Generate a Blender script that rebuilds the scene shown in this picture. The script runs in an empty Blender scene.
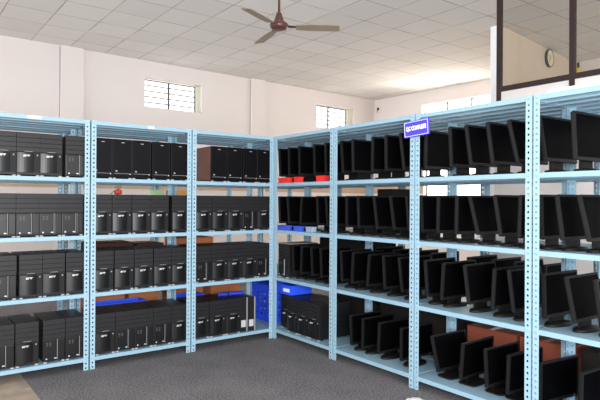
import bpy, bmesh, math, random
from mathutils import Matrix, Vector
random.seed(7)
S = bpy.context.scene
COL = S.collection
PI = math.pi

# ------------------------------------------------------------------ materials
def srgb(r, g, b):
    f = lambda c: (c/12.92 if c <= .04045 else ((c+.055)/1.055)**2.4)
    return (f(r/255), f(g/255), f(b/255), 1)

def mat(name, col, rough=.5, spec=.5, metal=0, noise=.06, scale=14, bump=0, emit=0, coat=0):
    m = bpy.data.materials.new(name); m.use_nodes = True
    nt = m.node_tree; b = nt.nodes['Principled BSDF']
    b.inputs['Roughness'].default_value = rough
    b.inputs['Specular IOR Level'].default_value = spec
    b.inputs['Metallic'].default_value = metal
    b.inputs['Coat Weight'].default_value = coat
    tc = nt.nodes.new('ShaderNodeTexCoord')
    nz = nt.nodes.new('ShaderNodeTexNoise'); nz.inputs['Scale'].default_value = scale; nz.inputs['Detail'].default_value = 3
    nt.links.new(tc.outputs['Object'], nz.inputs['Vector'])
    mx = nt.nodes.new('ShaderNodeMix'); mx.data_type = 'RGBA'
    mx.inputs[6].default_value = tuple(c*(1-noise) for c in col[:3])+(1,)
    mx.inputs[7].default_value = tuple(min(1, c*(1+noise)) for c in col[:3])+(1,)
    nt.links.new(nz.outputs['Fac'], mx.inputs[0])
    nt.links.new(mx.outputs[2], b.inputs['Base Color'])
    if bump:
        bp = nt.nodes.new('ShaderNodeBump'); bp.inputs['Strength'].default_value = bump; bp.inputs['Distance'].default_value = .004
        nt.links.new(nz.outputs['Fac'], bp.inputs['Height']); nt.links.new(bp.outputs['Normal'], b.inputs['Normal'])
    if emit:
        b.inputs['Emission Color'].default_value = col; b.inputs['Emission Strength'].default_value = emit
    return m

M = {}
M['rack'] = mat('blue_enamel', srgb(142, 174, 192), .45, .4, noise=.05, scale=9)
M['case'] = mat('black_case', srgb(28, 27, 28), .42, .35, noise=.08)
M['bezel'] = mat('black_plastic', srgb(30, 29, 31), .46, .28, noise=.06)
M['gloss'] = mat('glossy_black', srgb(16, 16, 17), .36, .36, noise=.05)
M['plain'] = mat('satin_black', srgb(14, 14, 16), .38, .10, noise=.08)
M['slot'] = mat('slot_black', srgb(14, 14, 15), .6, .3)
M['silver'] = mat('silver_trim', srgb(205, 205, 208), .35, .5, metal=.2)
M['greymark'] = mat('grey_print', srgb(150, 148, 148), .5, .4)
M['foot'] = mat('grey_foot', srgb(170, 168, 170), .5, .4)
M['side_reflection'] = mat('brown_reflection', srgb(128, 88, 74), .4, .4, noise=.2, scale=8)  # tint of a reflection, for one black tower's side
M['mbezel'] = mat('monitor_plastic', srgb(24, 23, 23), .45, .22)
M['mback'] = mat('monitor_back', srgb(11, 11, 11), .5, .2)
M['screen'] = mat('dark_screen', srgb(6, 6, 8), .3, .012, noise=.03)
M['white'] = mat('white_paper', srgb(235, 235, 232), .6, .3)
M['board'] = mat('white_foam', srgb(245, 246, 250), .6, .3)
M['signblue'] = mat('sign_blue', srgb(72, 58, 200), .4, .4, noise=.04)
M['signwhite'] = mat('sign_white', srgb(240, 240, 250), .5, .3)
M['crate'] = mat('blue_crate', srgb(48, 92, 250), .4, .4)
M['tray_red'] = mat('red_plastic', srgb(225, 50, 45), .4, .4)
M['tray_blue'] = mat('blue_plastic', srgb(60, 85, 205), .4, .4)
M['tray_pale'] = mat('pale_plastic', srgb(150, 165, 190), .4, .4)
M['card'] = mat('cardboard', srgb(166, 104, 66), .8, .2, noise=.12, scale=6)
M['card_red'] = mat('red_cardboard', srgb(140, 74, 56), .8, .2, noise=.12, scale=6)
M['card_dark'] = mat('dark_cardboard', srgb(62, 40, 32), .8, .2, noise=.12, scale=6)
M['card_black'] = mat('black_cardboard', srgb(32, 26, 25), .8, .2, noise=.12, scale=6)  # near black cardboard of the cartons behind the right run
M['sticker'] = mat('faded_print', srgb(104, 102, 104), .5, .3)
M['sheet'] = mat('tan_sheet', srgb(168, 150, 132), .8, .2, noise=.1)
M['greenbox'] = mat('green_card', srgb(170, 200, 160), .7, .2)
M['orangebox'] = mat('orange_card', srgb(226, 170, 104), .7, .2)
M['tape'] = mat('packing_tape', srgb(160, 112, 78), .4, .4)
M['wallp'] = mat('wall_paint', srgb(228, 220, 217), .8, .2, noise=.025, scale=1.2)
M['wallc'] = mat('cross_wall_paint', srgb(224, 206, 186), .8, .2, noise=.025, scale=1.2)
M['band'] = mat('tan_band', srgb(196, 172, 150), .8, .2, noise=.04, scale=1.2)
M['reveal'] = mat('reveal_paint', srgb(216, 216, 200), .8, .2)
M['brownframe'] = mat('brown_aluminium', srgb(44, 28, 28), .4, .4)
M['darkframe'] = mat('window_steel', srgb(96, 96, 98), .5, .4)
M['fanbrown'] = mat('fan_brown', srgb(82, 46, 44), .3, .5)
M['fanblade'] = mat('fan_blade', srgb(146, 130, 110), .45, .4)
M['clockrim'] = mat('clock_rim', srgb(60, 52, 46), .4, .4)
M['clockface'] = mat('clock_face', srgb(232, 226, 190), .5, .3)
M['black'] = mat('matt_black', srgb(20, 20, 20), .6, .3)
M['yellow'] = mat('yellow_plastic', srgb(225, 190, 60), .5, .3)
M['redcloth'] = mat('red_cloth', srgb(180, 60, 50), .8, .2)
M['olive'] = mat('olive_twist', srgb(130, 110, 60), .8, .2)
M['bluebag'] = mat('blue_sheet', srgb(40, 60, 190), .35, .4, noise=.15)

def daylight(name, col, st):
    m = bpy.data.materials.new(name); m.use_nodes = True
    nt = m.node_tree; b = nt.nodes['Principled BSDF']
    b.inputs['Base Color'].default_value = (.8, .8, .8, 1); b.inputs['Roughness'].default_value = .3
    b.inputs['Emission Color'].default_value = col; b.inputs['Emission Strength'].default_value = st
    return m
M['pane'] = daylight('bright_pane', (1, .98, .95, 1), 1.2)
M['pane_warm'] = daylight('bright_warm_pane', (1, .92, .80, 1), 5)
M['pane_low'] = daylight('bright_low_pane', (1, .98, .95, 1), 2.0)

def glass():
    m = bpy.data.materials.new('clear_glass'); m.use_nodes = True
    nt = m.node_tree; nt.nodes.clear()
    o = nt.nodes.new('ShaderNodeOutputMaterial'); mx = nt.nodes.new('ShaderNodeMixShader')
    t = nt.nodes.new('ShaderNodeBsdfTransparent'); g = nt.nodes.new('ShaderNodeBsdfGlossy')
    t.inputs[0].default_value = (.93, .93, .91, 1); g.inputs['Roughness'].default_value = .05
    mx.inputs[0].default_value = .04
    nt.links.new(t.outputs[0], mx.inputs[1]); nt.links.new(g.outputs[0], mx.inputs[2]); nt.links.new(mx.outputs[0], o.inputs[0])
    return m
M['glass'] = glass()

def mathn(nt, op, a, b=None, c=None):
    n = nt.nodes.new('ShaderNodeMath'); n.operation = op
    for i, v in enumerate((a, b, c)):
        if v is None: continue
        if isinstance(v, (int, float)): n.inputs[i].default_value = v
        else: nt.links.new(v, n.inputs[i])
    return n.outputs[0]

def post_material():            # enamel angle with punched holes that are really open
    m = mat('blue_slotted_angle', srgb(150, 181, 198), .45, .4, noise=.05, scale=9)
    nt = m.node_tree; b = nt.nodes['Principled BSDF']; out = nt.nodes['Material Output']
    tc = nt.nodes.new('ShaderNodeTexCoord'); sp = nt.nodes.new('ShaderNodeSeparateXYZ')
    nt.links.new(tc.outputs['Object'], sp.inputs[0])
    u = mathn(nt, 'MAXIMUM', mathn(nt, 'ABSOLUTE', sp.outputs[0]), mathn(nt, 'ABSOLUTE', sp.outputs[1]))
    du = mathn(nt, 'DIVIDE', mathn(nt, 'SUBTRACT', u, .021), .0070)
    dz = mathn(nt, 'DIVIDE', mathn(nt, 'SUBTRACT', mathn(nt, 'MODULO', sp.outputs[2], .038), .019), .0078)
    r = mathn(nt, 'ADD', mathn(nt, 'MULTIPLY', du, du), mathn(nt, 'MULTIPLY', dz, dz))
    h = mathn(nt, 'LESS_THAN', r, 1.0)
    tr = nt.nodes.new('ShaderNodeBsdfTransparent'); mx = nt.nodes.new('ShaderNodeMixShader')
    nt.links.new(h, mx.inputs[0]); nt.links.new(b.outputs[0], mx.inputs[1]); nt.links.new(tr.outputs[0], mx.inputs[2])
    nt.links.new(mx.outputs[0], out.inputs[0])
    return m
M['post'] = post_material()

def ceiling_material():
    m = mat('ceiling_tiles', srgb(205, 196, 188), .85, .2)
    nt = m.node_tree; b = nt.nodes['Principled BSDF']
    tc = nt.nodes.new('ShaderNodeTexCoord'); sp = nt.nodes.new('ShaderNodeSeparateXYZ')
    nt.links.new(tc.outputs['Object'], sp.inputs[0])
    P = .592
    x = mathn(nt, 'DIVIDE', mathn(nt, 'SUBTRACT', sp.outputs[0], 2.10-20*P), P)
    y = mathn(nt, 'DIVIDE', mathn(nt, 'SUBTRACT', sp.outputs[1], .245-20*P), P)
    fx = mathn(nt, 'FRACT', x); fy = mathn(nt, 'FRACT', y)
    w = .017/P
    def line(f):
        d = mathn(nt, 'ABSOLUTE', mathn(nt, 'SUBTRACT', f, .5))
        return mathn(nt, 'GREATER_THAN', d, .5-w/2)
    ln = mathn(nt, 'MAXIMUM', line(fx), line(fy))
    cb = nt.nodes.new('ShaderNodeCombineXYZ')
    nt.links.new(mathn(nt, 'FLOOR', x), cb.inputs[0]); nt.links.new(mathn(nt, 'FLOOR', y), cb.inputs[1])
    wn = nt.nodes.new('ShaderNodeTexWhiteNoise'); wn.noise_dimensions = '2D'; nt.links.new(cb.outputs[0], wn.inputs['Vector'])
    t = nt.nodes.new('ShaderNodeMix'); t.data_type = 'RGBA'
    t.inputs[6].default_value = srgb(220, 217, 214); t.inputs[7].default_value = srgb(228, 225, 222)
    nt.links.new(wn.outputs['Value'], t.inputs[0])
    nz = nt.nodes.new('ShaderNodeTexNoise'); nz.inputs['Scale'].default_value = 2.2
    nt.links.new(tc.outputs['Object'], nz.inputs['Vector'])
    lf = mathn(nt, 'MULTIPLY', ln, mathn(nt, 'MULTIPLY_ADD', nz.outputs['Fac'], 1.5, -.2))
    l = nt.nodes.new('ShaderNodeMix'); l.data_type = 'RGBA'
    nt.links.new(lf, l.inputs[0]); nt.links.new(t.outputs[2], l.inputs[6]); l.inputs[7].default_value = srgb(150, 139, 131)
    nt.links.new(l.outputs[2], b.inputs['Base Color'])
    return m
M['ceil'] = ceiling_material()

def fleck_material(name, c1, c2, scale, bump, big=None):
    m = bpy.data.materials.new(name); m.use_nodes = True
    nt = m.node_tree; b = nt.nodes['Principled BSDF']; b.inputs['Roughness'].default_value = .95
    b.inputs['Specular IOR Level'].default_value = .15
    tc = nt.nodes.new('ShaderNodeTexCoord')
    n1 = nt.nodes.new('ShaderNodeTexNoise'); n1.inputs['Scale'].default_value = scale; n1.inputs['Detail'].default_value = 4
    n2 = nt.nodes.new('ShaderNodeTexNoise'); n2.inputs['Scale'].default_value = 2.5
    for n in (n1, n2): nt.links.new(tc.outputs['Object'], n.inputs['Vector'])
    f = mathn(nt, 'MULTIPLY_ADD', mathn(nt, 'SUBTRACT', n1.outputs['Fac'], .5), 2.6, .5)
    f = mathn(nt, 'ADD', f, mathn(nt, 'MULTIPLY', mathn(nt, 'SUBTRACT', n2.outputs['Fac'], .5), .5))
    r = nt.nodes.new('ShaderNodeMix'); r.data_type = 'RGBA'; r.clamp_factor = True
    r.inputs[6].default_value = c1; r.inputs[7].default_value = c2
    nt.links.new(f, r.inputs[0]); nt.links.new(r.outputs[2], b.inputs['Base Color'])
    bp = nt.nodes.new('ShaderNodeBump'); bp.inputs['Strength'].default_value = bump; bp.inputs['Distance'].default_value = .004
    nt.links.new(n1.outputs['Fac'], bp.inputs['Height']); nt.links.new(bp.outputs['Normal'], b.inputs['Normal'])
    return m
M['carpet'] = fleck_material('grey_carpet', srgb(70, 68, 70), srgb(140, 136, 138), 75, .3)
M['floor'] = fleck_material('beige_cement', srgb(150, 136, 120), srgb(172, 158, 142), 9, .1)

# ------------------------------------------------------------------ geometry helpers
class MB:
    def __init__(s): s.bm = bmesh.new()
    def box(s, x0, x1, y0, y1, z0, z1, bev=0, mtx=None):
        x0, x1 = min(x0, x1), max(x0, x1); y0, y1 = min(y0, y1), max(y0, y1); z0, z1 = min(z0, z1), max(z0, z1)
        t = bmesh.new(); r = bmesh.ops.create_cube(t, size=1)
        for v in t.verts:
            v.co = Vector((x0+(v.co.x+.5)*(x1-x0), y0+(v.co.y+.5)*(y1-y0), z0+(v.co.z+.5)*(z1-z0)))
        if bev: bmesh.ops.bevel(t, geom=t.edges[:], offset=bev, segments=2, affect='EDGES', profile=.6)
        return s.add(t, mtx)
    def add(s, t, mtx=None):
        if mtx is not None: t.transform(mtx)
        me = bpy.data.meshes.new('tmp'); t.to_mesh(me); t.free(); s.bm.from_mesh(me); bpy.data.meshes.remove(me); return s
    def cyl(s, p0, p1, r, n=16, r2=None):
        p0, p1 = Vector(p0), Vector(p1); d = p1-p0
        t = bmesh.new(); bmesh.ops.create_cone(t, cap_ends=True, segments=n, radius1=r, radius2=r if r2 is None else r2, depth=d.length)
        q = d.to_track_quat('Z', 'Y').to_matrix().to_4x4()
        return s.add(t, Matrix.Translation((p0+p1)/2) @ q)
    def prism(s, pts, z0, z1, mtx=None, bev=0):      # outline in local XY, extruded along Z
        t = bmesh.new(); a = [t.verts.new((x, y, z0)) for x, y in pts]; f = t.faces.new(a)
        r = bmesh.ops.extrude_face_region(t, geom=[f])
        for v in [g for g in r['geom'] if isinstance(g, bmesh.types.BMVert)]: v.co.z = z1
        bmesh.ops.recalc_face_normals(t, faces=t.faces[:])
        if bev: bmesh.ops.bevel(t, geom=t.edges[:], offset=bev, segments=1, affect='EDGES')
        return s.add(t, mtx)
    def lathe(s, prof, n=28, mtx=None):
        t = bmesh.new(); rings = []
        for r, z in prof:
            rings.append([t.verts.new((r*math.cos(2*PI*k/n), r*math.sin(2*PI*k/n), z)) for k in range(n)])
        for a, b in zip(rings, rings[1:]):
            for k in range(n): t.faces.new((a[k], a[(k+1) % n], b[(k+1) % n], b[k]))
        t.faces.new(rings[0][::-1]); t.faces.new(rings[-1])
        bmesh.ops.recalc_face_normals(t, faces=t.faces[:])
        return s.add(t, mtx)
    def tube(s, pts, r, n=8):
        for a, b in zip(pts, pts[1:]): s.cyl(a, b, r, n)
        return s
    def build(s, name, m, parent=None, smooth=False, loc=(0, 0, 0)):
        me = bpy.data.meshes.new(name); s.bm.to_mesh(me); s.bm.free(); me.materials.append(m)
        if smooth:
            for p in me.polygons: p.use_smooth = True
        o = bpy.data.objects.new(name, me); COL.objects.link(o); o.location = loc
        if parent: o.parent = parent
        return o

def text_obj(body, size, name, m, parent, mtx, shear=0, bold=0, width=None):
    cu = bpy.data.curves.new(name, 'FONT'); cu.body = body; cu.size = size; cu.extrude = .0006; cu.shear = shear; cu.offset = bold
    cu.align_x = 'CENTER'; cu.align_y = 'CENTER'
    o = bpy.data.objects.new('tmp', cu); COL.objects.link(o)
    dg = bpy.context.evaluated_depsgraph_get(); dg.update()
    me = bpy.data.meshes.new_from_object(o.evaluated_get(dg))
    bpy.data.objects.remove(o); bpy.data.curves.remove(cu)
    if width:
        xs = [v.co.x for v in me.vertices]; k = width/(max(xs)-min(xs))
        me.transform(Matrix.Diagonal((k, 1, 1, 1)))
    me.transform(mtx); me.name = name; me.materials.clear(); me.materials.append(m)
    ob = bpy.data.objects.new(name, me); COL.objects.link(ob); ob.parent = parent
    return ob

def tag(o, label=None, cat=None, group=None, kind=None):
    if label: o['label'] = label
    if cat: o['category'] = cat
    if group: o['group'] = group
    if kind: o['kind'] = kind
    return o
def empty(name, loc=(0, 0, 0), rz=0, sc=1):
    o = bpy.data.objects.new(name, None); COL.objects.link(o); o.location = loc; o.rotation_euler = (0, 0, rz); o.empty_display_size = .1
    return o
def copy_tree(o, parent=None):
    c = o.copy(); COL.objects.link(c)
    if parent: c.parent = parent
    for ch in list(KIDS.get(o.name, [])):
        d = copy_tree(ch, c); KIDS.setdefault(c.name, []).append(d)
    return c
KIDS = {}
def index_kids():
    KIDS.clear()
    for o in bpy.data.objects:
        if o.parent: KIDS.setdefault(o.parent.name, []).append(o)
def remove_tree(o):
    for c in list(o.children):
        remove_tree(c)
    bpy.data.objects.remove(o)

# ------------------------------------------------------------------ the room
H = 4.0
def struct(o): o['kind'] = 'structure'; return o
struct(MB().box(-7, 8, -9, 6, -.16, -.0065).build('floor', M['floor']))
carpet = MB().box(-2.375, 3.4, -8.9, 4.5, -.006, -.0003).build('carpet', M['carpet'])
tag(carpet, 'dark grey speckled carpet laid over the beige floor under the racks', 'carpet')
struct(MB().box(-7, 8, -9, 6, H, H+.12).build('ceiling', M['ceil']))

def wall(name, A, B, s0, s1, holes, m, thick=.22):
    """wall from s0 to s1 along A->B; holes = (s0, s1, z0, z1); inner face is on the room's side"""
    d = Vector((B[0]-A[0], B[1]-A[1], 0)).normalized()
    b = MB(); bot = -.006
    ss = sorted({s0, s1, *[h[0] for h in holes], *[h[1] for h in holes]})
    for a, c in zip(ss, ss[1:]):
        hs = sorted([h for h in holes if h[0] < (a+c)/2 < h[1]], key=lambda h: h[2])
        z = bot
        for h in hs:
            b.box(a, c, 0, thick, z, h[2]); z = h[3]
        b.box(a, c, 0, thick, z, H)
    o = struct(b.build(name, m))
    o.location = (A[0], A[1], 0); o.rotation_euler.z = math.atan2(d.y, d.x)
    return o
C0 = (6.53, 5.15)
# left (far) wall: local x runs from its left end towards the corner
LA = (C0[0]-13.0*math.cos(.0427), C0[1]-13.0*math.sin(.0427))
W1 = (13-6.066, 13-4.896, 3.16, 3.70); W2 = (13-1.93, 13-.72, 3.16, 3.69)
wl = wall('wall_left', LA, C0, 0, 13.25, [W1, W2], M['wallp'])
# right wall: local x runs from the corner towards the viewer
RB = (6.66, 1.94)
W3 = (1.49, 3.35, 3.17, 3.68); W4 = (1.55, 3.10, .95, 2.45)
wr = wall('wall_right', C0, RB, -.25, 13.5, [W3, W4], M['wallp'])

def window(n, w, hole, mull, bars, m, setback=.10, frame=.022):
    """steel window set back in the wall's opening; a child of nothing, placed by the wall's own transform"""
    s0, s1, z0, z1 = hole
    b = MB(); y = setback
    b.box(s0, s0+frame, y, y+.03, z0, z1); b.box(s1-frame, s1, y, y+.03, z0, z1)
    b.box(s0+frame, s1-frame, y, y+.03, z0, z0+frame); b.box(s0+frame, s1-frame, y, y+.03, z1-frame, z1)
    o = struct(b.build('window_%d' % n, M['darkframe'])); o.matrix_world = w
    for s in mull: MB().box(s-.018, s+.018, y-.004, y+.034, z0+frame, z1-frame).build('mullion', M['darkframe'], o)
    for k in range(1, bars):
        z = z0+(z1-z0)*k/bars
        MB().box(s0+frame, s1-frame, y+.008, y+.0155, z-.011, z+.011).build('glazing_bar', M['darkframe'], o)
    MB().box(s0+frame, s1-frame, y+.016, y+.022, z0+frame, z1-frame).build('pane', m, o)
    return o
def wm(o): return Matrix.Translation(o.location) @ Matrix.Rotation(o.rotation_euler.z, 4, 'Z')
window(1, wm(wl), (W1[0], W1[1]-.09, 3.16, 3.68), [13-5.55], 5, M['pane'])
window(2, wm(wl), (W2[0], W2[1]-.17, 3.16, 3.68), [13-1.48], 5, M['pane'])
window(3, wm(wr), W3, [2.12, 2.74], 1, M['pane_warm'])
window(4, wm(wr), W4, [2.33], 1, M['pane_low'])
for k, (hole, s0) in enumerate(((W1, W1[1]-.09), (W2, W2[1]-.17))):     # the splayed plaster jambs
    o = struct(MB().box(s0+.001, hole[1], .06, .13, 3.16, 3.69).build('trim_%d' % (k+1), M['reveal'])); o.matrix_world = wm(wl)
# shallow pilasters on the far wall and a tan band round the room
o = struct(MB().box(13-7.54, 13-7.17, -.05, -.001, -.006, H).build('trim_3', M['wallp'])); o.matrix_world = wm(wl)
o = struct(MB().box(13-3.76, 13-3.40, -.05, -.001, -.006, H).build('trim_4', M['wallp'])); o.matrix_world = wm(wl)
for k, x in enumerate((13-7.545, 13-3.765)):
    o = struct(MB().cyl((x, -.012, 1.9), (x, -.012, H-.02), .006, 8).build('trim_%d' % (k+7), M['greymark'])); o.matrix_world = wm(wl)  # thin grey rods added to draw the shadow line beside each pilaster
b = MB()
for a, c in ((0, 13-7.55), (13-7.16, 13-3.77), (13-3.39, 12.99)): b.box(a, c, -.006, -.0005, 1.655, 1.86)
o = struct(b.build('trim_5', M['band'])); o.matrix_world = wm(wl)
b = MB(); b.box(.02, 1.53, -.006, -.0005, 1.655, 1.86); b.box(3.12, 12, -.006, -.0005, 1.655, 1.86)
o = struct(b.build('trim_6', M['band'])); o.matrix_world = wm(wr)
# cross wall with its free end towards the racks
CA, CB = (3.761, -.217), (6.62, .171)
wc = wall('wall_cross', CA, CB, 0, 2.88, [], M['wallc'], thick=.14)

o = struct(MB().box(-.006, -.0005, .0, .14, -.006, H).build('trim_9', M['board'])); o.matrix_world = wm(wc)
# brown aluminium partition behind the right racks
part = struct(empty('partition', (2.0, -1.372, 0)))
def pbox(name, y0, y1, z0, z1, m, x0=-.02, x1=.02): MB().box(x0, x1, y0, y1, z0, z1).build(name, m, part)
for k in range(4):
    pbox('post', -.026-.792*k, .026-.792*k, 0, H, M['brownframe'])
for k in range(3):
    a, c = -.026-.792*k, .026-.792*(k+1)
    pbox('rail', c, a, 2.635, 2.69, M['brownframe']); pbox('infill', c, a, 2.45, 2.6345, M['wallp'], -.008, .008)
    pbox('pane', c+.001, a-.001, 2.691, H-.001, M['glass'], -.003, .003)

pbox('low_panel', -.026-.792*3, .026, 0, 2.449, M['wallp'], -.045, -.021)
# wall clock on the cross wall
ck = empty('wall_clock', (0, 0, 0)); tag(ck, 'round wall clock with dark rim high on the cream cross wall', 'clock')
cm = Matrix.Translation((CA[0], CA[1], 0)) @ Matrix.Rotation(math.atan2(CB[1]-CA[1], CB[0]-CA[0]), 4, 'Z') @ Matrix.Translation((1.74, -.001, 3.84)) @ Matrix.Rotation(PI/2, 4, 'X')
ck.matrix_world = cm
MB().lathe([(.120, 0), (.145, .004), (.148, .03), (.142, .045), (.134, .045), (.132, .035), (.02, .034)], 36).build('rim', M['clockrim'], ck, True)
MB().lathe([(.131, .0345), (.131, .040)], 36).build('face', M['clockface'], ck)
for a, l in ((.7, .065), (2.4, .095)):
    MB().box(-.004, .004, -.012, l, .041, .044, mtx=Matrix.Rotation(a, 4, 'Z')).build('hand', M['black'], ck)

# small fittings high on the right wall
yl = empty('yellow_fitting'); yl.matrix_world = wm(wr) @ Matrix.Translation((5.02, 0, 3.83)); tag(yl, 'small yellow fitting with dark bracket high on the far right wall', 'wall fitting')
MB().box(-.055, .055, -.10, -.012, -.06, .05, .012).build('body', M['yellow'], yl)
MB().box(-.02, .02, -.012, -.001, -.04, .16).build('bracket', M['black'], yl)
hk = empty('cable_hook'); hk.matrix_world = wm(wr) @ Matrix.Translation((.14, 0, 3.77)); tag(hk, 'tiny dark hook with cable end on wall near the ceiling corner', 'hook')
MB().box(-.02, .02, -.03, -.001, -.03, .03, .004).build('plate', M['black'], hk)
MB().tube([(0, -.03, 0), (0, -.05, -.02), (0, -.05, -.10)], .006).build('cable', M['black'], hk)

# ceiling fan
fan = empty('ceiling_fan', (-.15, -.30, H)); tag(fan, 'brown three-blade ceiling fan on a long rod above the racks', 'fan')
zf = 3.2-H
MB().lathe([(.03, -.10), (.07, -.03), (.075, -.001)], 24).build('canopy', M['fanbrown'], fan, True)
MB().cyl((0, 0, -.09), (0, 0, zf+.13), .0125, 16).build('rod', M['fanbrown'], fan, True)
MB().lathe([(.016, .135), (.026, .125), (.036, .09), (.05, .05), (.05, .036), (.03, .033)][::-1], 24, Matrix.Translation((0, 0, zf))).build('lower_canopy', M['fanbrown'], fan, True)
MB().lathe([(.04, -.040), (.075, -.034), (.09, -.012), (.092, .014), (.075, .030), (.03, .036)], 32, Matrix.Translation((0, 0, zf))).build('motor', M['fanbrown'], fan, True)
for a in (205, 326, 77):
    R_ = Matrix.Translation((0, 0, zf-.012)) @ Matrix.Rotation(math.radians(a), 4, 'Z')
    T_ = R_ @ Matrix.Rotation(math.radians(-11), 4, 'X')
    pts = [(.17, -.045), (.30, -.062), (.58, -.060), (.605, -.045), (.61, .045), (.595, .058), (.30, .060), (.17, .045)]
    MB().prism(pts, -.003, .003, T_).build('blade', M['fanblade'], fan)
    br = MB().prism([(.085, -.022), (.22, -.014), (.225, .014), (.085, .022)], .0032, .009, T_)
    br.build('blade_bracket', M['fanbrown'], fan)

# ------------------------------------------------------------------ racks
DEP = .455; TOPS = [.103, .650, 1.145, 1.636, 2.127]
def make_rack(W):
    root = empty('steel_rack')
    t, fl = .0025, .041
    for ix, iy in ((0, 0), (1, 0), (0, 1), (1, 1)):
        sx, sy = (1 if ix == 0 else -1), (1 if iy == 0 else -1)
        b = MB(); b.box(0, sx*fl, 0, sy*t, 0, 2.13); b.box(0, sx*t, sy*t, sy*fl, 0, 2.13)
        b.build('post', M['post'], root, loc=(ix*W, iy*DEP, 0))
    for z in TOPS:
        a = .003; b = MB(); lip = .032
        b.box(a, W-a, a, DEP-a, z-.002, z)
        b.box(a, W-a, a, a+.002, z-lip, z-.002); b.box(a, W-a, DEP-a-.002, DEP-a, z-lip, z-.002)
        b.box(a, W-a, a+.002, a+.014, z-lip, z-lip+.002); b.box(a, W-a, DEP-a-.014, DEP-a-.002, z-lip, z-lip+.002)
        b.box(a, a+.002, a+.002, DEP-a-.002, z-lip, z-.002); b.box(W-a-.002, W-a, a+.002, DEP-a-.002, z-lip, z-.002)
        for y in (DEP*.36, DEP*.68):                       # pressed stiffeners under the tray
            b.box(a+.002, W-a-.002, y-.025, y+.025, z-.034, z-.002)
        b.build('shelf', M['rack'], root)
    for ix in (0, 1):                                      # bolt heads on the front angles
        for z in TOPS:
            x = .021 if ix == 0 else W-.021
            MB().cyl((x, -.004, z-.016), (x, .0, z-.016), .0065, 6).build('bolt', M['rack'], root)
    return root
WL, WR = .943, .9746
rackL = make_rack(WL-.013); rackR = make_rack(WR-.013)
index_kids()
def place_rack(proto, loc, rz, label, group):
    r = copy_tree(proto); r.location = loc; r.rotation_euler.z = rz
    tag(r, label, 'rack', group); return r
GR = 'pale blue slotted steel racks'
for i, w in enumerate(('leftmost in the left run', 'middle one of the left run', 'in the left run beside the corner')):
    place_rack(rackL, (-WL*(3-i)+.0065, 0, 0), 0, 'pale blue slotted steel rack of black towers, '+w, GR)
for i, w in enumerate(('leftmost', 'middle one', 'one nearest the corner')):
    place_rack(rackL, (-WL*(3-i)+.0065, .46, 0), 0, 'pale blue rear rack standing behind the left run, '+w+' of three', GR)
for i, w in enumerate(('standing inside the corner', 'first right of the corner', 'just left of the blue sign', 'just right of the blue sign', 'cut off by the right picture edge')):
    place_rack(rackR, (0, WR*(1-i)-.0065, 0), -PI/2, 'pale blue slotted steel rack of the right run, '+w, GR)
for i, w in enumerate(('inside the corner', 'first right of the corner', 'behind the blue sign', 'second from the right', 'rightmost')):
    place_rack(rackR, (.46, WR*(1-i)-.0065, 0), -PI/2, 'pale blue rear rack standing behind the right run, '+w, GR)
remove_tree(rackL); remove_tree(rackR)

# ------------------------------------------------------------------ tower computers
TW, TD, TH = .172, .40, .352
def tower_base(bays=True):
    r = empty('tower_computer')
    MB().box(-.084, .084, .018, TD, .010, TH-.002, .003).build('case', M['case'], r)
    b = MB()
    if bays:
        for z0, z1 in ((.196, .232), (.2335, .270), (.2715, .309), (.3105, TH)): b.box(-.086, .086, 0, .0175, z0, z1, .0016)
    for x in (-.068, .068):
        for y in (.05, .35):
            MB().cyl((x, y, .0), (x, y, .0099), .013, 12).build('foot', M['bezel'], r)
    for x in (-.070, .070):
        MB().box(x-.012, x+.012, -.002, .014, .0, .0095, .002).build('front_foot', M['foot'], r)
    return r, b
def curved_tower():
    r, b = tower_base()
    b.box(-.086, .086, .004, .0175, .010, .1945, .003); b.build('front_bezel', M['bezel'], r)
    pts = [(-.083, .0035), (-.083, -.002)]
    for k in range(9):
        a = k/8; x = -.083+a*.125; pts.append((x, -.004-.012*math.sin(PI*min(1, a*.9+.08))))
    pts += [(.045, .0035)]
    MB().prism(pts, .030, .188).build('lower_door', M['gloss'], r, False)
    MB().box(.050, .080, -.002, .0035, .03, .188, .001).build('port_strip', M['slot'], r)
    MB().box(-.030, .030, -.0012, -.0001, .1985, .2015).build('brand_line', M['greymark'], r)
    text_obj('acer', .027, 'emblem', M['silver'], r, Matrix.Translation((-.018, -.0172, .166)) @ Matrix.Rotation(PI/2, 4, 'X'), .3, .0012)
    MB().cyl((.066, -.003, .170), (.066, -.0001-.002, .170), .006, 12).build('power_button', M['greymark'], r)
    return r
def split_tower():
    r, b = tower_base()
    b.box(-.086, .086, .006, .0175, .010, .1945, .003); b.build('front_bezel', M['bezel'], r)
    MB().box(-.084, .022, -.003, .0055, .022, .190, .004).build('lower_door', M['gloss'], r)
    MB().box(.034, .084, -.002, .0055, .022, .190, .004).build('side_door', M['gloss'], r)
    MB().box(.0225, .0255, -.004, .0055, .022, .190).build('edge_trim', M['greymark'], r)
    for x in (-.055, -.03):
        s = MB()
        for z in (.162, .150, .138): s.box(x-.006, x+.006, -.0042, -.0031, z, z+.004)
        s.build('sticker', M['sticker'], r)
    MB().cyl((-.06, -.006, .034), (-.06, -.003, .034), .006, 12).build('power_button', M['silver'], r)
    MB().box(.0, .018, -.0042, -.0031, .030, .038).build('badge', M['silver'], r)
    return r
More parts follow.
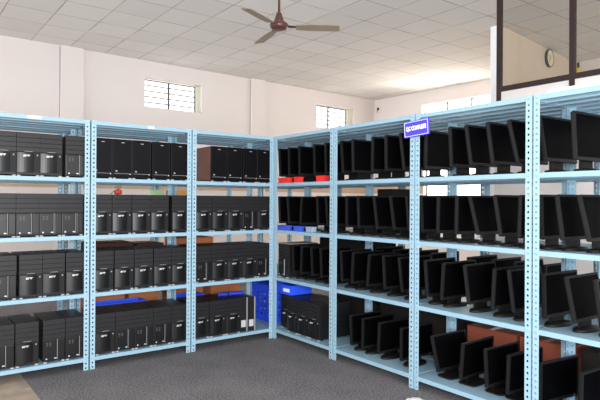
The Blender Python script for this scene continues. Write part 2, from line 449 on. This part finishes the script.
def plain_tower():
    r, b = tower_base(False)
    b.box(-.086, .086, .0, .0175, .010, TH, .004)
    b.build('front_bezel', M['plain'], r)
    MB().box(-.074, .062, -.0012, -.0001, .046, .0485).build('brand_line', M['greymark'], r)
    MB().cyl((.070, -.003, .044), (.070, -.0001, .044), .005, 12).build('power_button', M['silver'], r)
    MB().box(-.060, -.045, -.0012, -.0001, .062, .075).build('badge', M['greymark'], r)
    MB().box(-.010, .018, -.0012, -.0001, .318, .324).build('sticker', M['greymark'], r)
    MB().box(.0795, .083, -.002, -.0001, .03, .34).build('edge_trim', M['bezel'], r)
    return r
def slim_tower():
    r = empty('tower_computer')
    MB().box(-.040, .040, .012, .38, .008, .350, .003).build('case', M['case'], r)
    MB().box(-.042, .030, 0, .0115, .004, .352, .002).build('front_bezel', M['bezel'], r)
    MB().box(.0305, .042, -.004, .0115, .004, .352, .001).build('edge_trim', M['greymark'], r)
    MB().box(-.032, .022, -.0015, -.0001, .05, .12).build('port_plate', M['silver'], r)
    for x in (-.03, .03):
        for y in (.05, .33): MB().box(x-.008, x+.008, y-.01, y+.01, 0, .0079).build('foot', M['bezel'], r)
    return r
PR = {'c': curved_tower(), 's': split_tower(), 'p': plain_tower(), 'k': slim_tower()}
LOOK = {'c': 'black tower computer with silver emblem', 's': 'black tower computer with split front', 'p': 'plain glossy black tower computer', 'k': 'slim black desktop tower'}
index_kids()
SH = [1.637, 1.146, .651, .104]
SN = ['highest', 'second-highest', 'second-lowest', 'lowest']
ORD = ['first', 'second', 'third', 'fourth', 'fifth', 'sixth', 'seventh', 'eighth']
BAYL = ['leftmost rack', 'left middle rack', 'left corner rack']
GT = 'tower computers on the racks'
TOW = {   # shelf -> per bay: (left edges of the fronts, style letters)
 0: [([-2.6255, -2.452, -2.2785, -2.082], 'cccs'), ([-1.8635, -1.6895, -1.5150, -1.324, -1.144], 'ppppp'), ([-.725, -.546, -.360, -.187], 'pppp')],
 1: [([-2.624, -2.452, -2.280, -2.107], 'ssss'), ([-1.862, -1.687, -1.510, -1.332, -1.130], 'ccccc'), ([-.881, -.707, -.5335, -.3598, -.186], 'cccsc')],
 2: [([-2.617, -2.427, -2.252, -2.071], 'sccc'), ([-1.846, -1.664, -1.487, -1.306, -1.129], 'ccccc'), ([-.881, -.707, -.5335, -.3598, -.186], 'scccs')],
 3: [([-2.630, -2.450, -2.246, -2.0715], 'scss'), ([-1.828, -1.652, -1.478, -1.303, -1.129], 'csssc'), ([-.901, -.727, -.553, -.379, -.290], 'ccckk')]}
first_tower = None
for s, bays in TOW.items():
    for bi, (xs, st) in enumerate(bays):
        for k, (x, c) in enumerate(zip(xs, st)):
            o = copy_tree(PR[c]); hw = .043 if c == 'k' else .0865
            o.location = (x+hw, .028+random.uniform(-.004, .008)+(.035 if s == 3 and bi == 0 and k in (1,) else 0)*0, SH[s])
            tag(o, '%s, %s from left on %s shelf of %s' % (LOOK[c], ORD[k], SN[s], BAYL[bi]), 'computer', GT)
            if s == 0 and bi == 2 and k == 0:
                o['label'] = 'plain black tower computer with painted brown side reflection on highest shelf of left corner rack'
                MB().box(-.0868, -.0845, .02, TD-.004, .014, TH-.004).build('side_panel_or_reflection', M['side_reflection'], o)['label'] = 'brown reflection painted on the side'  # thin sheet carrying the brown reflection on the glossy black side
# towers on the right run, facing the aisle
def rtower(c, x, y, z, label, sd=1):
    o = copy_tree(PR[c]); o.location = (x, y, z); o.rotation_euler.z = -PI/2; o.scale = (1, sd, 1)
    tag(o, label, 'computer', GT)
rtower('s', .045, -.118, SH[2], 'black tower computer beside the corner post on second-lowest shelf of right run')
rtower('c', .10, -.10, SH[3], 'black tower computer set back under the blue tray beside the corner post', .8)
for k, y in enumerate((-.288, -.464, -.640)):
    rtower('c', .045, y, SH[3], 'black tower computer, %s from left of three on lowest shelf right of corner' % ORD[k])
for o in PR.values(): remove_tree(o)

# ------------------------------------------------------------------ monitors
MW, MH, MZ = .366, .287, .066
def rounded(w, d, n=6, r=.03):
    p = []
    for cx, cy, a0 in ((w/2-r, d/2-r, 0), (-w/2+r, d/2-r, 90), (-w/2+r, -d/2+r, 180), (w/2-r, -d/2+r, 270)):
        for k in range(n+1):
            a = math.radians(a0+90*k/n); p.append((cx+r*math.cos(a), cy+r*math.sin(a)))
    return p
def make_monitor(kind):
    """origin: on the shelf under the left edge of the screen; the screen faces -Y and runs along +X"""
    r = empty('monitor'); cx = MW/2
    b = MB(); f = .014; z0, z1 = MZ, MZ+MH
    b.box(0, MW, 0, .018, z0, z0+f+.008, .003); b.box(0, MW, 0, .018, z1-f, z1, .003)
    b.box(0, f, 0, .018, z0+f+.0085, z1-f-.0005); b.box(MW-f, MW, 0, .018, z0+f+.0085, z1-f-.0005)
    bz = b.build('bezel', M['mbezel'], r)
    MB().box(f-.001, MW-f+.001, .004, .015, z0+f+.004, z1-f+.002).build('screen', M['screen'], r)
    b = MB(); b.box(.004, MW-.004, .0185, .030, z0+.004, z1-.004, .004)
    b.prism([(.05, z0+.04), (MW-.05, z0+.04), (MW-.05, z1-.05), (.05, z1-.05)], -.048, -.0295, Matrix.Rotation(PI/2, 4, 'X'), .006)
    b.build('rear_housing', M['mback'], r)
    MB().cyl((MW-.04, -.002, z0+.012), (MW-.04, -.0001, z0+.012), .004, 10).build('power_button', M['greymark'], r)
    if kind == 'oval':
        MB().lathe([(.118, 0), (.12, .009), (.112, .018), (.05, .026)], 28, Matrix.Translation((cx, .03, 0)) @ Matrix.Diagonal((1, .52, 1, 1))).build('base', M['mbezel'], r, True)
    else:
        MB().prism(rounded(.21, .145), 0, .013, Matrix.Translation((cx, .025, 0)), .003).build('base', M['mbezel'], r)
    MB().box(cx-.075, cx+.075, .034, .0475, .020, z0+.07, .004).build('neck', M['mback'], r)
    return r
MP = {k: make_monitor(k) for k in ('oval', 'square')}
index_kids()
GM = 'flat monitors on the right racks'
BAYR = ['rack right of corner', 'rack left of blue sign', 'rack right of blue sign', 'rightmost rack']
MON = {  # shelf -> per bay: (y of the left edge, lean back in degrees, yaw in degrees)
 0: [[(-.055, 5, 0), (-.217, 2, 2), (-.398, 2, -2), (-.641, 2, 0), (-.816, 2, 1)],
     [(-1.060, 6, 0), (-1.20, 2, -3), (-1.44, -1, 1), (-1.605, 1, 0), (-1.804, 9, -2)],
     [(-2.024, -1, -6), (-2.268, 3, 0), (-2.437, 9, 0), (-2.614, 9, 0), (-2.80, 14, 0)],
     [(-2.990, 9, 2), (-3.181, 3, 2), (-3.42, 5, 0)]],
 1: [[(-.055, 4, 0), (-.222, 7, 1), (-.42, -3, -2), (-.70, 4, 0), (-.845, 6, 0)],
     [(-1.115, 1, 2), (-1.276, 3, 0), (-1.503, 9, -1), (-1.699, 10, 0), (-1.86, 6, 0)],
     [(-1.993, 3, 0), (-2.147, -1, 0), (-2.315, -1, 0), (-2.497, 15, 0), (-2.678, 10, 0), (-2.817, -2, 0)],
     [(-2.972, 2, 0), (-3.105, 8, 2), (-3.266, 13, 0), (-3.45, 5, 0)]],
 2: [[(-.302, 3, 0), (-.430, -3, 0), (-.615, 4, 0), (-.758, 4, 0)],
     [(-1.054, 4, 0), (-1.19, -3, 0), (-1.387, -5, 0), (-1.595, 4, 0), (-1.789, 8, 0)],
     [(-2.050, 5, -3), (-2.185, -4, 0), (-2.426, 8, -2), (-2.62, -3, 0), (-2.777, 8, 0)],
     [(-2.991, 2, 2), (-3.18, 11, 0), (-3.34, 8, 0)]],
 3: [[], [(-1.187, 3, 0), (-1.330, -1, 0), (-1.523, -3, 0), (-1.783, 0, 0)],
     [(-2.154, 14, 2), (-2.361, -4, -2), (-2.576, 3, 2), (-2.735, -2, 2)],
     [(-2.960, -1, 7), (-3.218, -1, 3)]]}
def monitor(kind, x, y, z, lean, yaw, label, sz=1):
    o = copy_tree(MP[kind]); o.location = (x, y, z); o.rotation_euler.z = math.radians(-yaw); o.scale = (1.06 if z < 1 else 1, 1, sz)
    Lm = Matrix.Translation((0, .03, MZ+.02)) @ Matrix.Rotation(math.radians(-lean), 4, 'X') @ Matrix.Translation((0, -.03, -MZ-.02))
    for ch in KIDS.get(o.name, []):
        if not ch.name.startswith(('base', 'neck')): ch.matrix_local = Lm
    tag(o, label, 'monitor', GM)
    return o
for s, bays in MON.items():
    for bi, lst in enumerate(bays):
        for k, (y, le, ya) in enumerate(lst):
            kind = 'square' if s == 3 and bi >= 2 else 'oval'
            monitor(kind, .046, y, SH[s], le, ya, 'black flat monitor, %s from left on %s shelf of %s' % (ORD[k], SN[s], BAYR[bi]), (1.045, 1, .985, .93)[s])
for k, y in enumerate((-2.10, -2.30, -2.52, -2.74)):
    monitor('oval', .505, y, SH[2], (3, -2, 5, 1)[k], 0, 'black flat monitor on rear shelf behind the second-lowest row, %s right of blue sign' % ORD[k])
for k, y in enumerate((-1.03, -1.25, -1.47, -1.70)):
    monitor('oval', .505, y, SH[2], (3, -2, 2, 1)[k], 0, 'black flat monitor on rear shelf behind the second-lowest row, %s left of blue sign' % ORD[k])
for o in MP.values(): remove_tree(o)

# ------------------------------------------------------------------ boxes, crates and trays
def carton(name, x0, x1, y0, y1, z, h, m, label, group=None, tape=True):
    o = empty(name, ((x0+x1)/2, (y0+y1)/2, z)); w, d = (x1-x0)/2, (y1-y0)/2
    MB().box(-w, w, -d, d, 0, h, .004).build('body', m, o)
    b = MB(); g = .004; b.box(-w, w, -d, -g, h+.0002, h+.004); b.box(-w, w, g, d, h+.0002, h+.004); b.build('flap', m, o)
    if tape: MB().box(-w-.0005, w+.0005, -.025, .025, h+.0041, h+.0046).build('tape', M['tape'], o)
    tag(o, label, 'box', group)
    return o
GB = 'cartons on the rear racks'
carton('carton', -1.80, -1.34, .70, .90, SH[3], .43, M['card'], 'brown carton behind the blue crate on lowest rear shelf, left one', GB)
carton('carton', -1.30, -.98, .70, .90, SH[3], .43, M['card'], 'brown carton behind the blue crate on lowest rear shelf, right one', GB)
carton('carton', -.86, -.45, .72, .90, SH[3], .44, M['card'], 'brown carton behind blue rolled sheet on lowest rear shelf', GB)
carton('carton', -.42, -.05, .60, .90, SH[3], .46, M['card'], 'orange brown carton on lowest rear shelf next to the corner crate', GB)
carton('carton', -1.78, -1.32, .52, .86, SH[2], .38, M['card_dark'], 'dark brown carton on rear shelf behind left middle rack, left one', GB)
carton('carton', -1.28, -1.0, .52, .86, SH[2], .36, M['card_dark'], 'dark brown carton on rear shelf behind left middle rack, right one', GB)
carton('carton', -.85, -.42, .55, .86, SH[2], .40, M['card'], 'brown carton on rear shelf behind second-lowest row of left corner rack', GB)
carton('carton', -1.035, -.965, .60, .85, SH[1], .41, M['greenbox'], 'pale green slim box on rear shelf behind left middle rack', GB, False)
carton('carton', -.85, -.70, .60, .85, SH[1], .41, M['orangebox'], 'pale orange box on rear shelf left of the left corner rack middle', GB, False)
carton('carton', .56, .86, -2.47, -2.03, SH[3], .33, M['card_red'], 'red brown carton behind lowest monitors right of blue sign, left one', GB)
carton('carton', .56, .86, -2.90, -2.50, SH[3], .33, M['card_red'], 'red brown carton behind lowest monitors right of blue sign, right one', GB)
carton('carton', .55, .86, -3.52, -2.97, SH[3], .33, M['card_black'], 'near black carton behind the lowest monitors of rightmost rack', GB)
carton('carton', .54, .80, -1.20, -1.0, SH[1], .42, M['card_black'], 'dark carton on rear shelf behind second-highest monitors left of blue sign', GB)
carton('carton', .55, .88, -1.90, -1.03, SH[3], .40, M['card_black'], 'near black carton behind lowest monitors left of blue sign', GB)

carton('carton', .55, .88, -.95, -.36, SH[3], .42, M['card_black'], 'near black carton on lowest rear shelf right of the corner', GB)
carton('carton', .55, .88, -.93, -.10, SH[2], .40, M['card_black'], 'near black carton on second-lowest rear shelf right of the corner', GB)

def crate(x0, x1, y0, y1, z, h, label, cols=5, rows=4):
    o = empty('plastic_crate', ((x0+x1)/2, (y0+y1)/2, z)); w, d = (x1-x0)/2, (y1-y0)/2; t = .012
    MB().box(-w, w, -d, d, 0, t).build('floor_panel', M['crate'], o)
    def side(hw, mtx):
        b = MB(); b.box(-hw, hw, 0, t*.4, t, t+.05, mtx=mtx); b.box(-hw, hw, 0, t*.4, h-.09, h-.0001, mtx=mtx)
        for k in range(cols+1):
            x = -hw+.008+(2*hw-.016)*k/cols; b.box(x-.017, x+.017, -.006, -.0001, t, h-.04, mtx=mtx)
        for k in range(rows+1):
            z_ = t+.006+(h-.05-t)*k/rows; b.box(-hw, hw, -.0055, -.0002, z_-.016, z_+.016, mtx=mtx)
        b.build('side_panel_or_reflection', M['crate'], o)
    side(w-.012, Matrix.Translation((0, -d+.008, 0))); side(w-.012, Matrix.Translation((0, d-.008, 0)) @ Matrix.Rotation(PI, 4, 'Z'))
    side(d-.02, Matrix.Translation((-w+.008, 0, 0)) @ Matrix.Rotation(-PI/2, 4, 'Z')); side(d-.02, Matrix.Translation((w-.008, 0, 0)) @ Matrix.Rotation(PI/2, 4, 'Z'))
    b = MB(); b.box(-w-.006, w+.006, -d-.006, -d+.008, h-.035, h, .003); b.box(-w-.006, w+.006, d-.008, d+.006, h-.035, h, .003)
    b.box(-w-.006, -w+.008, -d+.0085, d-.0085, h-.035, h, .003); b.box(w-.008, w+.006, -d+.0085, d-.0085, h-.035, h, .003)
    b.build('rim', M['crate'], o)
    tag(o, label, 'crate', 'blue plastic crates')
    return o
crate(.125, .43, .20, .66, SH[3], .40, 'blue lattice plastic crate standing on the lowest shelf inside the corner')
crate(-1.72, -1.20, .485, .68, SH[3], .350, 'blue plastic crate on lowest rear shelf behind left middle rack')
crate(-.88, -.56, .485, .68, SH[3], .350, 'blue plastic crate on lowest rear shelf behind left corner rack')
def tray(x0, x1, y0, y1, z, h, m, label, group):
    o = empty('plastic_tray', ((x0+x1)/2, (y0+y1)/2, z)); w, d = (x1-x0)/2, (y1-y0)/2
    b = MB(); b.box(-w, w, -d, d, 0, .004); b.box(-w, w, -d, -d+.004, .004, h); b.box(-w, w, d-.004, d, .004, h)
    b.box(-w, -w+.004, -d+.004, d-.004, .004, h); b.box(w-.004, w, -d+.004, d-.004, .004, h); b.build('body', m, o)
    b = MB(); b.box(-w-.005, -w-.0001, -d-.005, d+.005, h-.010, h, .001); b.box(w+.0001, w+.005, -d-.005, d+.005, h-.01, h, .001); b.build('rim', m, o)
    tag(o, label, 'tray', group)
    return o
bt = tray(.12, .40, -.155, .150, SH[3]+TH+.002, .10, M['crate'], 'blue plastic tray resting on the set back tower beside the corner', None)
b = MB().box(-.145-.0005, -.1401, -.13, -.02, .03, .065).build('label_sticker', M['white'], bt)
GRD = 'red trays on the highest shelf'; GBL = 'blue trays on the second-highest shelf'
for k, (a, c) in enumerate(((-.195, -.022), (-.385, -.300), (-.79, -.665))):
    tray(.046, .103, a, c, SH[0], .058, M['tray_red'], 'small red tray under the highest monitors beside the corner, %s from left' % ORD[k], GRD)
for k, (a, c) in enumerate(((-.190, -.022), (-.40, -.300), (-.60, -.505))):
    tray(.046, .103, a, c, SH[1], .050, M[('tray_blue', 'tray_blue', 'tray_pale')[k]], ('small blue tray', 'small blue tray', 'small pale blue tray')[k]+' under second-highest monitors beside the corner, %s from left' % ORD[k], GBL)

# loose things lying on top of the machines
sh = MB().box(.045, .41, -.24, -.012, SH[2]+TH+.0005, SH[2]+TH+.006).build('cardboard_sheet', M['sheet'])
tag(sh, 'tan cardboard sheet lying on the tower beside the corner post', 'cardboard')
rl = empty('rolled_sheet', (-.41, .20, SH[3]+TH+.024), math.radians(-6)); tag(rl, 'blue plastic sheet rolled up on top of the lowest towers near the corner', 'rolled sheet')
t = MB()
for k in range(14):
    x = -.13+k*.02; r0 = .021+.002*math.sin(k*2.1); t.cyl((x, 0, 0), (x+.02, 0, .001*math.sin(k)), r0, 14, .021+.002*math.sin((k+1)*2.1))
t.build('roll', M['bluebag'], rl, True)
MB().lathe([(.0235, -.006), (.0245, 0), (.0235, .006)], 16, Matrix.Translation((-.02, 0, 0)) @ Matrix.Rotation(PI/2, 4, 'Y')).build('band', M['black'], rl, True)
kb = empty('cloth_bundle', (-1.615, .10, SH[1]+TH)); tag(kb, 'small red cloth bundle with olive twist tie lying on a black tower', 'bundle')
t = bmesh.new(); bmesh.ops.create_icosphere(t, subdivisions=3, radius=1)
for v in t.verts:
    k = 1+.12*math.sin(7*v.co.x+3)*math.cos(6*v.co.y+1); v.co = Vector((v.co.x*.036*k, v.co.y*.03*k, .024+v.co.z*.024*k))
mb = MB(); mb.add(t); mb.build('cloth', M['redcloth'], kb, True)
t = MB()
for a in range(6):
    c, s_ = math.cos(a*1.1), math.sin(a*1.1); t.tube([(0, 0, .045), (.015*c, .015*s_, .062), (.035*c, .03*s_, .066+.012*(a % 3))], .003, 6)
t.build('twist_tie', M['olive'], kb)
MB().tube([(-.03, 0, .02), (-.045, -.01, .03), (-.06, -.02, .012), (-.075, -.02, .006)], .003, 6).build('cord', M['black'], kb)

bd = empty('foam_board', (.03, -3.02, 2.1305)); tag(bd, 'long white foam board lying flat on top of the rightmost rack', 'board')
MB().box(-.015, .30, -.62, 0, 0, .020, .002).build('core', M['board'], bd)
MB().box(-.0165, -.0151, -.60, -.02, .002, .018).build('edge_tape', M['white'], bd)

# stickers on the racks' top edges
racks = [o for o in bpy.data.objects if o.get('category') == 'rack']
def sticker(rack, x0, x1, z0, z1):
    sh_ = [c for c in rack.children if c.name.startswith('shelf')]
    MB().box(x0, x1, .0018, .0029, z0, z1).build('label_sticker', M['white'], sh_[-1])
top = lambda r: r
sticker(racks[0], .44, .545, 2.101, 2.124); sticker(racks[1], .50, .56, 2.101, 2.122)

# blue sign on the post
sg = empty('hanging_sign', (-.008, -1.98, 2.015)); tag(sg, 'blue sign with white QC COMPLETE lettering fixed to a rack post', 'sign')
sg.rotation_euler = (math.radians(-3), 0, 0)
ST = Matrix.Rotation(-PI/2, 4, 'Z')          # local x -> -Y, local y -> +X (front faces -X)
MB().box(-.125, .125, -.014, -.001, -.062, .062, .002, ST).build('board', M['signblue'], sg)
b = MB()
for a in ((-.117, .117, .052, .0555), (-.117, .117, -.0555, -.052), (-.117, -.1135, -.052, .052), (.1135, .117, -.052, .052)):
    b.box(a[0], a[1], -.0155, -.0141, a[2], a[3], mtx=ST)
b.build('border', M['signwhite'], sg)
text_obj('QC COMPLETE', .044, 'lettering', M['signwhite'], sg, ST @ Matrix.Translation((0, -.0148, .003)) @ Matrix.Rotation(PI/2, 4, 'X'), 0, .0022, .20)

# crumpled paper on the carpet at the bottom edge of the picture
pp = empty('crumpled_paper', (-.245, -2.18, 0)); tag(pp, 'crumpled white paper on the carpet at the bottom picture edge', 'paper')
t = bmesh.new(); bmesh.ops.create_icosphere(t, subdivisions=4, radius=1)
for v in t.verts:
    n = v.co.normalized(); k = 1+.10*math.sin(9*n.x+2)*math.sin(8*n.y)+.07*math.cos(13*n.z+5*n.x)
    v.co = Vector((n.x*.075*k, n.y*.07*k, max(.0005, .016+n.z*.020*k)))
mb = MB(); mb.add(t); mb.build('sheet', M['white'], pp)

# ------------------------------------------------------------------ camera
yaw, pitch, roll = 0.642759795, 0.00265172603, 0.00591604447
f = Vector((math.sin(yaw)*math.cos(pitch), math.cos(yaw)*math.cos(pitch), math.sin(pitch)))
r = Vector((math.cos(yaw), -math.sin(yaw), 0)); u = r.cross(f)
r2 = math.cos(roll)*r+math.sin(roll)*u; u2 = -math.sin(roll)*r+math.cos(roll)*u
cd = bpy.data.cameras.new('camera'); cam = bpy.data.objects.new('camera', cd); COL.objects.link(cam)
cam.matrix_world = Matrix(((r2.x, u2.x, -f.x, -3.2728), (r2.y, u2.y, -f.y, -4.8379), (r2.z, u2.z, -f.z, 1.4462), (0, 0, 0, 1)))
cd.sensor_width = 36; cd.lens = 551.01*36/600; cd.clip_start = .05; S.camera = cam

# ------------------------------------------------------------------ light: daylight through the open side behind the viewer, flash, added fills
w = bpy.data.worlds.new('daylight'); S.world = w; w.use_nodes = True
bg = w.node_tree.nodes['Background']; bg.inputs[0].default_value = (.94, .975, 1, 1); bg.inputs[1].default_value = 1.0
def area(name, loc, target, sx, sy, power, col, spread=180):
    l = bpy.data.lights.new(name, 'AREA'); l.shape = 'RECTANGLE'; l.size = sx; l.size_y = sy; l.energy = power; l.color = col; l.spread = math.radians(spread)
    o = bpy.data.objects.new(name, l); COL.objects.link(o); o.location = loc
    o.rotation_euler = (Vector(target)-Vector(loc)).to_track_quat('-Z', 'Y').to_euler()
    return o
area('aisle_fill', (-6.6, 2.6, 1.4), (6.5, 3.0, 2.0), 2.6, 2.2, 24, (.99, .985, .98), 50)  # added fill along the rear aisle; no window is built there
area('camera_flash', (-3.3, -4.95, 1.75), (-.2, -.3, 1.2), .35, .35, 45, (1, .99, .98))
area('clerestory_bounce', (6.2, 2.9, 3.35), (1.5, .3, 4.3), 2.0, .5, 9, (1, .90, .74))
area('viewer_side_fill', (-3.2, -7.8, 1.4), (1.4, 0, 2.6), 3.4, 2.2, 215, (.96, .98, 1))  # added fill for racks and ceiling, from an unseen opening behind the viewer
S.view_settings.view_transform = 'Standard'; S.view_settings.look = 'None'; S.view_settings.gamma = 1
S.view_settings.use_curve_mapping = False
S.view_settings.exposure = 1.07
